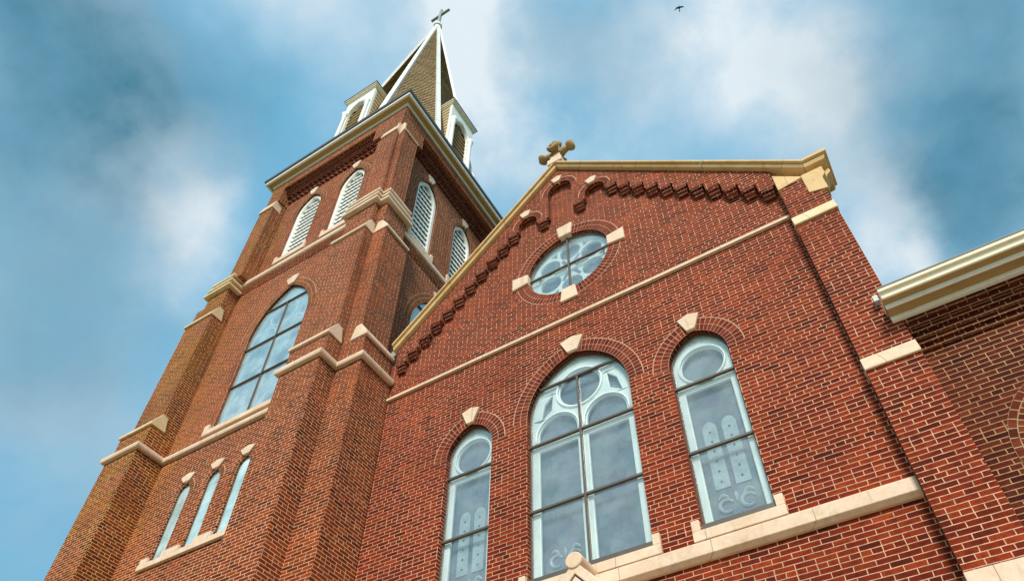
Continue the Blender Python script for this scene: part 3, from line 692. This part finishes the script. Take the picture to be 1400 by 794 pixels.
# lower front wall and right wall, upper recessed panels
hF = [P3(FL, arch_pts(-10.70, .92, 12.20, 15.05, 1.60, 14))] + [P3(FL, arch_pts(c, .18, 9.02, 10.52, .29, 8)) for c in (-11.695, -10.865, -10.055)]
MB().prism(P3(FL, [(-13.0, 0), (-8.12, 0), (-8.12, ZS), (-13.0, ZS)]), (0, .5, 0), hF).build('front_wall', BT, tw)
hR = [P3(RL, arch_pts(1.92, .88, 12.20, 15.36, 1.60, 14))]
MB().prism(P3(RL, [(-.148, 0), (4.3, 0), (4.3, ZS), (-.148, ZS)]), (-.5, 0, 0), hR).build('right_wall', BT, tw)
ub = [(-11.47, .48), (-9.79, .46)]; ur = [(.97, .46), (2.76, .46)]
MB().prism(P3(FU, [(-13.0, ZS), (-8.2, ZS), (-8.2, 23.1), (-13.0, 23.1)]), (0, .5, 0), [P3(FU, arch_pts(c, h, 18.72, 21.05, .80, 12)) for c, h in ub]).build('belfry_front', BT, tw)
MB().prism(P3(RU, [(-.078, ZS), (4.2, ZS), (4.2, 23.1), (-.078, 23.1)]), (-.5, 0, 0), [P3(RU, arch_pts(c, h, 18.55, 21.05, .80, 12)) for c, h in ur]).build('belfry_side', BT, tw)
MB().box(-13.2, -8.75, .4, 4.3, 0, 23.1).build('inner_core', BT, tw)
for c, h in ub: louvre_window(tw, FU, c, h, 18.72, 21.05, .80)
for c, h in ur: louvre_window(tw, RU, c, h, 18.55, 21.05, .80)
window(tw, FL, -10.70, .92, 12.20, 15.05, 1.60, (13.45, 14.70, 15.99), mull=(-10.66, 15.99), glass=GLASST, tracery='main', stain=False, keyw=.06, mat=BAT, recess=.055, bw=.024, label='large arched window on the front of the tower')
window(tw, RL, 1.92, .88, 12.20, 15.36, 1.60, (13.55, 14.90, 16.25), mull=(1.92, 16.25), glass=GLASST, tracery='main', stain=False, keyw=.06, mat=BAT, recess=.055, bw=.024, label='large arched window on the side of the tower behind the church gable')
for c in (-11.695, -10.865, -10.055): window(tw, FL, c, .18, 9.02, 10.52, .29, (), glass=GLASSL, tracery='lancet', stain=False, rings=1, keyw=.04, mat=BAT, recess=.035, label='slender pointed window low on the tower, one of three')
m = MB(); m.box(-12.10, -9.80, -.71, -.5, 8.90, 9.02)
for a, b in ((-12.08, -11.88), (-11.50, -11.06), (-10.68, -10.24), (-9.87, -9.82)): m.box(a, b, -.705, -.52, 9.021, 9.14)
m.build('window_sill', STONE, tw, bevel=.008)
# buttresses: (stage) z0,z1, front y, side x
def butt(x0, x1, y0, y1, z0, z1): m = MB(); m.box(x0, x1, y0, y1, z0, z1); return m
ST = [(0, 11.95, -1.31, -7.28), (11.95, 12.52, -1.25, -7.34), (12.52, 16.42, -1.12, -7.50), (16.42, 18.12, -1.02, -7.67), (18.12, 21.6, -.985, -7.72)]
LFx = [(-13.93, -12.9), (-13.93, -12.9), (-13.88, -12.9), (-13.66, -12.9), (-13.22, -12.68)]
RFx = [(-8.91, -7.9), (-8.91, -7.9), (-8.91, -7.9), (-8.80, -7.9), (-8.46, -7.9)]
SY = [(-.87, -.02), (-.87, -.04), (-.87, -.08), (-.87, -.12), (-.87, -.30)]
for X, nm in ((LFx, 'left'), (RFx, 'right')):
    m = MB()
    for (z0, z1, yf, _), (a, b) in zip(ST, X): m.box(a, b, yf, -.3, z0 + .001, z1)
    m.build('buttress', BT, tw, label='front buttress at the %s corner' % nm)
m = MB()
for (z0, z1, _, xf), (a, b) in zip(ST, SY): m.box(-8.6, xf, a, b, z0 + .001, z1)
m.build('buttress', BT, tw, label='side buttress next to the church gable')
m = MB(); m.box(-14.3, -13.3, -.86, .1, 0, 17.6); m.box(-13.5, -13.1, -.86, 4.4, 0, 21.6); m.box(-13.1, -7.95, 4.3, 4.5, 0, 22.4); m.box(-8.9, -7.5, 3.6, 4.36, 0, 21.6)
m.build('buttress', BT, tw, label='buttresses at the far corners')
MB().box(-13.15, -12.62, -.72, -.3, ZS, 22.6).build('corner_strip', BT, tw); MB().box(-8.75, -7.905, -.865, -.28, ZS, 22.5).build('corner_strip', BT, tw)
# weathering stones on the set-offs
def capstone(kind, a, b, f0, f1, z0, h=.40, mat=STONE):
    """kind F: spans x a..b, front f0 (lower stage) to f1 (upper stage)"""
    lip = .05
    prof = [(f0 - lip, z0), (f0 - lip, z0 + .07), (f1 - .004, z0 + h), (f1 + .13, z0 + h - .02), (f1 + .20, z0 + .02), (f1 + .2, z0)]
    m = MB()
    if kind == 'F': m.prism([(a - .022, y, z) for y, z in prof], (b - a + .044, 0, 0))
    else: m.prism([(-y, a - .022, z) for y, z in prof], (0, b - a + .044, 0))
    return m.build('weathering_stone', mat, tw, bevel=.01)
for z0, i, hh in ((12.47, 1, .40), (16.38, 2, .42)):
    capstone('F', *LFx[i], ST[i][2], ST[i + 1][2], z0, hh, STONEO); capstone('F', *RFx[i], ST[i][2], ST[i + 1][2], z0, hh)
    capstone('R', SY[i][0], SY[i][1], -ST[i][3], -ST[i + 1][3], z0, hh)
for X, mt in ((LFx, STONE), (RFx, STONE)):
    a, b = X[4]; m = MB(); m.prism([(a - .02, y, z) for y, z in [(-1.03, 21.58), (-1.03, 21.63), (-.955, 22.0), (-.60, 22.0), (-.60, 21.58)]], (b - a + .04, 0, 0)); m.build('weathering_stone', mt, tw, bevel=.01)
m = MB(); m.prism([(x, -.89, z) for x, z in [(-7.68, 21.58), (-7.68, 21.63), (-7.83, 22.0), (-8.2, 22.0), (-8.2, 21.58)]], (0, .61, 0)); m.build('weathering_stone', STONE, tw, bevel=.01)
MB().prism([(-7.9, y, z) for y, z in [(-1.02, 21.62), (-.88, 21.42), (-.86, 21.42), (-.86, 22.02), (-.97, 22.02), (-1.02, 21.9)]], (.045, 0, 0)).build('weathering_stone', STONE, tw, bevel=.006)
MB().prism([(x, -.915, z) for x, z in [(-7.70, 21.62), (-7.84, 21.42), (-7.854, 21.42), (-7.854, 22.02), (-7.75, 22.02), (-7.70, 21.9)]], (0, .045, 0)).build('weathering_stone', STONE, tw, bevel=.006)
# stone bands wrapping round the buttresses
def plan(i, fy, rx):
    a, b = LFx[i]; c, d = RFx[i]; yf, xf = ST[i][2], ST[i][3]
    return [(a, -.5), (a, yf), (b, yf), (b, fy), (c, fy), (c, yf), (d, yf), (d, SY[i][0]), (xf, SY[i][0]), (xf, SY[i][1]), (rx, SY[i][1] + .0), (rx, -.01)]
s = sweep(MB(), plan(0, -.65, -8.12)[:-2], [(-.1, 11.76), (.07, 11.76), (.085, 11.80), (.085, 11.87), (-.1, 12.0)]); s.build('stone_band', STONE, tw, bevel=.006)
s = MB(); s.box(-11.80, -9.6, -.715, -.52, 12.02, 12.155); s.box(-11.80, -11.66, -.712, -.55, 12.156, 12.32); s.build('window_sill', STONE, tw, bevel=.008)
for k, (z, pr) in enumerate(((17.60, .115), (17.85, .085), (18.10, .055))):
    p = plan(3, -.65, -8.12); left = [(-13.72, -.5)] + p[1:3] + [(p[2][0], -.70)]
    right = [(p[5][0], -.70)] + p[5:10] + [(-8.05, p[9][1])]
    for q in (left, right):
        sweep(MB(), q, [(-.12, z), (pr - .03, z), (pr, z + .02), (pr, z + .095), (-.05, z + .11), (-.12, z + .11)]).build('stone_band', STONE if q is right else STONEO, tw, bevel=.005)
s = sweep(MB(), [(-12.92, -.65), (-8.78, -.65)], [(-.2, 17.93), (.07, 17.93), (.10, 17.97), (.10, 18.08), (.02, 18.14), (-.2, 18.2)]); s.build('stone_band', STONE, tw, bevel=.006)
s = sweep(MB(), [(-8.12, -.12), (-8.12, 4.25)], [(-.2, 17.93), (.07, 17.93), (.10, 17.97), (.10, 18.08), (.02, 18.14), (-.2, 18.2)]); s.build('stone_band', STONE, tw, bevel=.006)
for c, h in ub: lug_sill(tw, FU, c - h - .1, c + h + .1, 18.52, 18.70, .05)
for c, h in ur: lug_sill(tw, RU, c - h - .1, c + h + .1, 18.36, 18.53, .05)
# corbelled courses under the bell-stage sill and dog-tooth table under the frieze
def dogtooth(m, pl, u0, u1, z0, z1, o0, o1, pitch=.15):
    n = int((u1 - u0) / pitch)
    for k in range(n):
        u = u0 + (k + .5) * (u1 - u0) / n; w = (u1 - u0) / n / 2
        m.prism([pl(u - w, z0, o0), pl(u, z0, o1), pl(u + w, z0, o0)], (0, 0, z1 - z0))
m = MB()
for pl, u0, u1 in ((FL, -12.88, -8.82), (RL, -.08, 4.2)):
    for k, z in enumerate((17.62, 17.70, 17.78, 17.86)):
        o_ = .018 + .018 * k; a, b = pl(u0, z, -.05), pl(u1, z + .062, o_); m.box(min(a.x, b.x), max(a.x, b.x), min(a.y, b.y), max(a.y, b.y), z, z + .062)
m.build('corbel_course', BT, tw)
for pl, u0, u1 in ((FU, -12.60, -8.47), (RU, -.26, 4.1)):
    m = MB(); dogtooth(m, pl, u0, u1, 22.22, 22.30, .0, .09, .17); dogtooth(m, pl, u0 + .085, u1, 22.38, 22.46, .04, .14, .17)
    for z0, z1, o_ in ((22.30, 22.38, .06), (22.46, 22.53, .16), (22.53, 22.60, .19), (22.67, 22.74, .26)):
        a, b = pl(u0, z0, -.05), pl(u1, z1, o_); m.box(min(a.x, b.x), max(a.x, b.x), min(a.y, b.y), max(a.y, b.y), z0, z1)
    n = 46
    for k in range(n):
        u = u0 + (u1 - u0) * k / n; a, b = pl(u, 22.6, 0), pl(u + .055, 22.67, .24); m.box(min(a.x, b.x), max(a.x, b.x), min(a.y, b.y), max(a.y, b.y), 22.6, 22.67)
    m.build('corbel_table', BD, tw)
TC = Vector((-10.5, 1.75)); H = 2.68
m = MB(); m.box(TC.x - H, TC.x + H, TC.y - H, TC.y + H, 22.742, 23.24); m.box(-8.9, -7.83, -.945, 0, 22.0, 22.741); m.box(-13.17, -12.605, -.93, 0, 22.0, 22.741)
m.build('frieze', BT, tw)
sq = [(TC.x - H, TC.y - H), (TC.x + H, TC.y - H), (TC.x + H, TC.y + H), (TC.x - H, TC.y + H)]
cn = sweep(MB(), sq, [(-.1, 23.17), (.04, 23.17), (.045, 23.215), (.045, 23.26), (-.1, 23.26)], True).build('cornice', WHITE, tw, bevel=.004)
sweep(MB(), sq, [(-.1, 23.262), (.04, 23.262), (.10, 23.285), (.17, 23.30), (.205, 23.30), (.205, 23.34), (-.1, 23.34)], True).build('soffit', SOFFIT, cn)
sweep(MB(), sq, [(-.1, 23.342), (.207, 23.295), (.235, 23.295), (.237, 23.33), (.215, 23.335), (.225, 23.37), (.235, 23.40), (-.1, 23.40)], True).build('fascia', WHITE, cn)
sweep(MB(), sq, [(-.1, 23.402), (.235, 23.402), (.27, 23.43), (.285, 23.52), (.26, 23.52), (-.1, 23.54)], True).build('gutter', BRONZE, cn)
MB().box(TC.x - H + .02, TC.x + H - .02, TC.y - H + .02, TC.y + H - .02, 23.3, 23.53).build('tower_roof', SHADE, tw)
# ---- spire
SH, SA, Z0, Z1 = 2.6, 1.1, 23.53, 41.35
oc = [(SA, -SH), (SH, -SA), (SH, SA), (SA, SH), (-SA, SH), (-SH, SA), (-SH, -SA), (-SA, -SH)]
oc = [Vector((TC.x + a, TC.y + b, Z0)) for a, b in oc]; ap = Vector((TC.x, TC.y, Z1))
m = MB()
for k in range(8):
    a, b = oc[k], oc[(k + 1) % 8]; mid = (a + b) / 2; ln = (ap - mid).length; w = (b - a).length / 2; rows = 90; prev = None
    # shingle courses as real overlapping steps
    nn = (b - a).cross(ap - a).normalized()
    if nn.dot(mid - Vector((TC.x, TC.y, Z0))) < 0: nn = -nn
    for r in range(rows):
        t0, t1 = r / rows, (r + 1) / rows
        p = [a.lerp(ap, t0) + nn * .025, b.lerp(ap, t0) + nn * .025, b.lerp(ap, t1), a.lerp(ap, t1)]
        q = [a.lerp(ap, t0), b.lerp(ap, t0)]
        uv = [(-w * (1 - t0) + k * 7.3, t0 * ln), (w * (1 - t0) + k * 7.3, t0 * ln), (w * (1 - t1) + k * 7.3, t1 * ln), (-w * (1 - t1) + k * 7.3, t1 * ln)]
        m.add(p + q, [(0, 1, 2, 3), (4, 5, 1, 0)], [uv, [uv[0], uv[1], uv[1], uv[0]]])
sp = m.build('spire', SHING, tw, label='steep eight-sided shingled spire with white ridge ribs')
for k in range(8):
    a = oc[k]; d = (a - Vector((TC.x, TC.y, Z0))).normalized(); r = MB()
    for t0, t1 in [(i / 8, (i + 1) / 8) for i in range(8)]:
        r.bar(a.lerp(ap, t0 + .001) + d * .03, a.lerp(ap, t1 - .001) + d * .03, .17 - .03 * t0, .10, d)
    r.build('ridge_rib', WHITE, sp)
m = MB(); m.lathe((TC.x, TC.y), [(.10, 41.0), (.22, 41.02), (.20, 41.25), (.12, 41.45), (.09, 41.55)], 12); m.build('spire_cap', WHITE, sp)
m = MB(); m.box(TC.x - .065, TC.x + .065, TC.y - .065, TC.y + .065, 41.4, 43.5); m.box(TC.x - .57, TC.x + .57, TC.y - .062, TC.y + .062, 42.66, 42.80)
m.build('cross', GREYM, sp, bevel=.01, label='plain metal cross on the tip of the spire')
# ---- lucarnes (box dormers) on the four sides of the spire
def dormer(rot, c, name_label):
    """local frame: u along the face, o outwards from tower centre"""
    ca, sa = math.cos(rot), math.sin(rot)
    def W(u, o, z): return Vector((TC.x + c[0] + u * ca + o * sa, TC.y + c[1] + u * sa - o * ca, z))
    def pr(m, pts, vec): return m.prism(pts, vec)
    U = Vector((ca, sa, 0)); O = Vector((sa, -ca, 0)); fo = 2.50; zb, zt = 23.54, 27.62; hw = .63
    face = [(-hw, zb), (hw, zb), (hw, zt), (-hw, zt)]
    op = arch_pts(0, .40, 24.1, 26.45, .58, 10)
    m = MB(); m.prism([W(u, fo, z) for u, z in face], -O * .10, [[W(u, fo, z) for u, z in op]])
    for s_ in (-1, 1): pass
    d = m.build('dormer', WHITE, tw, bevel=.01, label=name_label)
    m = MB()
    for s_ in (-1, 1):
        x0 = s_ * hw; x1 = s_ * (hw - .06)
        m.prism([W(x0, fo - .10, zb), W(x1, fo - .10, zb), W(x1, fo - .10, zt), W(x0, fo - .10, zt)], -O * .75)
        for k in range(16): m.bar(W(x0 + s_ * .01, fo - .11, zb + .35 + k * .245), W(x0 + s_ * .01, fo - .75, zb + .35 + k * .245), .035, .03, U)
    m.build('dormer_cheek', WOODL, d)
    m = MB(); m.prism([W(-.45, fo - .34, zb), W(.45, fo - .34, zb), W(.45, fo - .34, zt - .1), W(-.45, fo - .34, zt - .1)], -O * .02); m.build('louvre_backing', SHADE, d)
    for k in range(11):
        m = MB(); z = 24.2 + k * .262; h = .41 if z < 26.4 else max(.12, .41 - (z - 26.4) * .55)
        m.prism([W(-h, fo - .07, z - .07), W(h, fo - .07, z - .07), W(h, fo - .28, z + .10), W(-h, fo - .28, z + .10)], (0, 0, .035))
        m.build('slat', WOODL, d)
    m = MB()
    for g0 in (.03, .10): m.tube([W(u, fo + .02, z) for u, z in arch_pts(0, .40, None, 26.45, .58, 10, g0)], .024, 8)
    m.build('arch_moulding', WHITE, d, smooth=True)
    for s_ in (-1, 1):
        p = W(s_ * .50, fo + .04, 0); m = MB()
        m.lathe((p.x, p.y), [(.11, zb), (.11, zb + .2), (.13, zb + .4), (.11, zb + .75), (.075, zb + .95), (.066, 26.25), (.085, 26.30), (.066, 26.34), (.09, 26.45), (.12, 26.55), (.12, 26.63), (.02, 26.64)], 14)
        m.build('column', WHITE, d, smooth=True)
    m = MB()      # cornice and low roof
    for z0, z1, e in ((27.622, 27.67, .03), (27.67, 27.74, .07), (27.74, 27.80, .11)):
        a = [W(-hw - e, fo + e, z0), W(hw + e, fo + e, z0), W(hw + e, 1.6, z0), W(-hw - e, 1.6, z0)]; m.prism(a, (0, 0, z1 - z0 - .001))
    m.build('dormer_cornice', CREAM, d, bevel=.008)
    m = MB(); e = .13; a = [W(-hw - e, fo + e, 27.802), W(hw + e, fo + e, 27.802), W(hw + e, 1.5, 27.802), W(-hw - e, 1.5, 27.802)]; b = [W(-.1, fo - .4, 28.15), W(.1, fo - .4, 28.15), W(.1, 1.5, 28.15), W(-.1, 1.5, 28.15)]
    m.add(a + [p + Vector((0, 0, .03)) for p in a] + b, [(0, 1, 2, 3), (0, 1, 5, 4), (1, 2, 6, 5), (2, 3, 7, 6), (3, 0, 4, 7), (4, 5, 9, 8), (5, 6, 10, 9), (6, 7, 11, 10), (7, 4, 8, 11), (8, 9, 10, 11)])
    m.build('dormer_roof', DARK, d)
    m = MB(); p = W(0, 1.95, 0); m.box(p.x - .2, p.x + .2, p.y - .2, p.y + .2, 28.1, 28.35); m.box(p.x - .13, p.x + .13, p.y - .13, p.y + .13, 28.35, 28.55); m.build('dormer_crest', CREAM, d, bevel=.02)
dormer(0, (-.12, 0), 'white louvred dormer on the front of the spire'); dormer(R_(90), (0, .03), 'white louvred dormer on the right side of the spire')
dormer(R_(180), (0, 0), 'white louvred dormer on the back of the spire'); dormer(R_(270), (0, 0), 'white louvred dormer on the left side of the spire')
# stepped lead flashing where the nave roof meets the tower
m = MB()
for k in range(9):
    y = .0; x = -8.1 + .0 * k
    m.prism([(-8.10 + .10 * k, .03, 12.0 + .1 * k), (-7.99 + .10 * k, .03, 12.1 + .1 * k), (-8.0 + .10 * k, .03, 12.35 + .1 * k), (-8.10 + .10 * k, .03, 12.25 + .1 * k)], (0, .012, 0))
m.build('stepped_flashing', GREYM, ch)

# ================================================================== SIDE WING
wg = root('church_wing', (4.5, 1, 0), 'lower darker brick side wing right of the church pier with a white moulded eaves cornice', 'church wing')
W0 = Plane('F', 0.02)
wc, wz = 2.17, 6.35
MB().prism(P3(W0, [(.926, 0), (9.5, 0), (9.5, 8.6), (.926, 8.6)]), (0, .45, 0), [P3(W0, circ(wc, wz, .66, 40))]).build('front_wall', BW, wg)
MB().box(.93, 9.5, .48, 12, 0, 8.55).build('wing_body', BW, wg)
BWA = brick_mat('brick_wing_arch', (.13, .024, .010), (.17, .036, .014), (.07, .012, .006), (.50, .33, .18), uv=True, bw=.115, rh=.085, squash=False, ms=.006)
BWB = brick_mat('brick_wing_voussoir', (.13, .024, .010), (.17, .036, .014), (.07, .012, .006), (.50, .33, .18), uv=True, bw=.068, rh=.2, squash=False, ms=.006)
rg = ring_band(MB(), W0, lambda gg: circ(wc, wz, .66 + gg, 80), .0, .198, .003, .05, closed=True).build('brick_arch', BWB, wg)
ring_band(MB(), W0, lambda gg: circ(wc, wz, .66 + gg, 80), .20, .283, .006, .05, closed=True).build('outer_ring', BWA, rg)
w2 = MB().prism(P3(W0, circ(wc, wz, .66, 40), -.08), (0, .06, 0), [P3(W0, circ(wc, wz, .58, 40), -.08)]).build('round_window', WHITE, wg)
MB().prism(P3(W0, circ(wc, wz, .62, 40), -.13), (0, .006, 0)).build('pane', GLASST, w2); MB().prism(P3(W0, circ(wc, wz, .64, 40), -.22), (0, .02, 0)).build('leaded_glass', STAIN, w2)
m = MB()
for k, z in enumerate((7.98, 8.045, 8.11, 8.175, 8.24, 8.305)):
    m.box(.93, 9.5, -.015 - .035 * k, .03, z, z + .0645)
m.build('corbel_course', BW, wg)
def strip(nm, prof, mat, x0=.815, par=None, bev=.004):
    m = MB(); m.prism([(x0, y, z) for y, z in prof], (9.6 - x0, 0, 0)); return m.build(nm, mat, par or wg, bevel=bev)
cn = strip('eaves_cornice', [(-.245, 8.375), (-.245, 8.435), (.0, 8.435), (.0, 8.375)], WHITE, .818)
strip('soffit', [(-.38, 8.437), (-.40, 8.475), (.0, 8.475), (.0, 8.437)], SOFFITW, .812, cn)
strip('cream_moulding', [(-.382, 8.425), (-.402, 8.425), (-.405, 8.49), (-.382, 8.49)], WHITE, .806, cn)
strip('soffit', [(-.49, 8.492), (-.50, 8.53), (.0, 8.53), (.0, 8.492)], SOFFITW, .802, cn)
strip('cream_moulding', [(-.492, 8.485), (-.515, 8.49), (-.535, 8.56), (.0, 8.56), (0, 8.532), (-.492, 8.532)], CREAM, .80, cn)
strip('gutter', [(-.54, 8.555), (-.565, 8.562), (-.575, 8.60), (.1, 8.60), (.1, 8.562)], CREAM, .795, cn)
strip('gutter_lip', [(-.58, 8.602), (-.59, 8.618), (.1, 8.618), (.1, 8.602)], GREYM, .795, cn)
m = MB(); m.box(.745, .80, -.30, -.215, 8.72, 8.82); m.build('gutter_end', GREYM, cn)
m = MB(); m.prism([(.93, -.4, 8.62), (.93, 12.1, 8.62), (.93, 6, 11.0)], (8.6, 0, 0)); m.build('wing_roof', SHING, wg)

# ================================================================== BIRD
bp_ = Vector((.38, 14.15, 60.0)); bd = root('bird', bp_, 'small black bird gliding high in the sky above the church', 'bird')
m = MB(); sdx = (RX * .97 - DN * .25).normalized(); fw_ = (DN * .95 + RX * .12).normalized()   # wing axis, tail direction
m.tube([bp_ - fw_ * .17, bp_ - fw_ * .12, bp_ - fw_ * .02, bp_ + fw_ * .10, bp_ + fw_ * .18], [.012, .035, .055, .035, .012], 8)
body = m.build('body', FEATH, bd, smooth=True)
for s_ in (-1, 1):
    m = MB(); tip = bp_ + sdx * s_ * .38 + fw_ * (.10 if s_ < 0 else .02); el_ = bp_ + sdx * s_ * .18 - fw_ * .09; nrm = sdx.cross(fw_) * .008
    pts = [bp_ - fw_ * .07, el_, tip, tip + fw_ * .03, el_ + fw_ * .13, bp_ + fw_ * .07]
    if s_ < 0: pts = pts[::-1]
    m.prism(pts, nrm); m.build('wing', FEATH, bd)
m = MB(); m.prism([bp_ + fw_ * .14 - sdx * .02, bp_ + fw_ * .14 + sdx * .02, bp_ + fw_ * .30 + sdx * .045, bp_ + fw_ * .30 - sdx * .045], sdx.cross(fw_) * .006); m.build('tail', FEATH, bd)

sc.render.resolution_x = 1024; sc.render.resolution_y = 580
sc.render.engine = 'CYCLES'
sc.cycles.transparent_max_bounces = 12
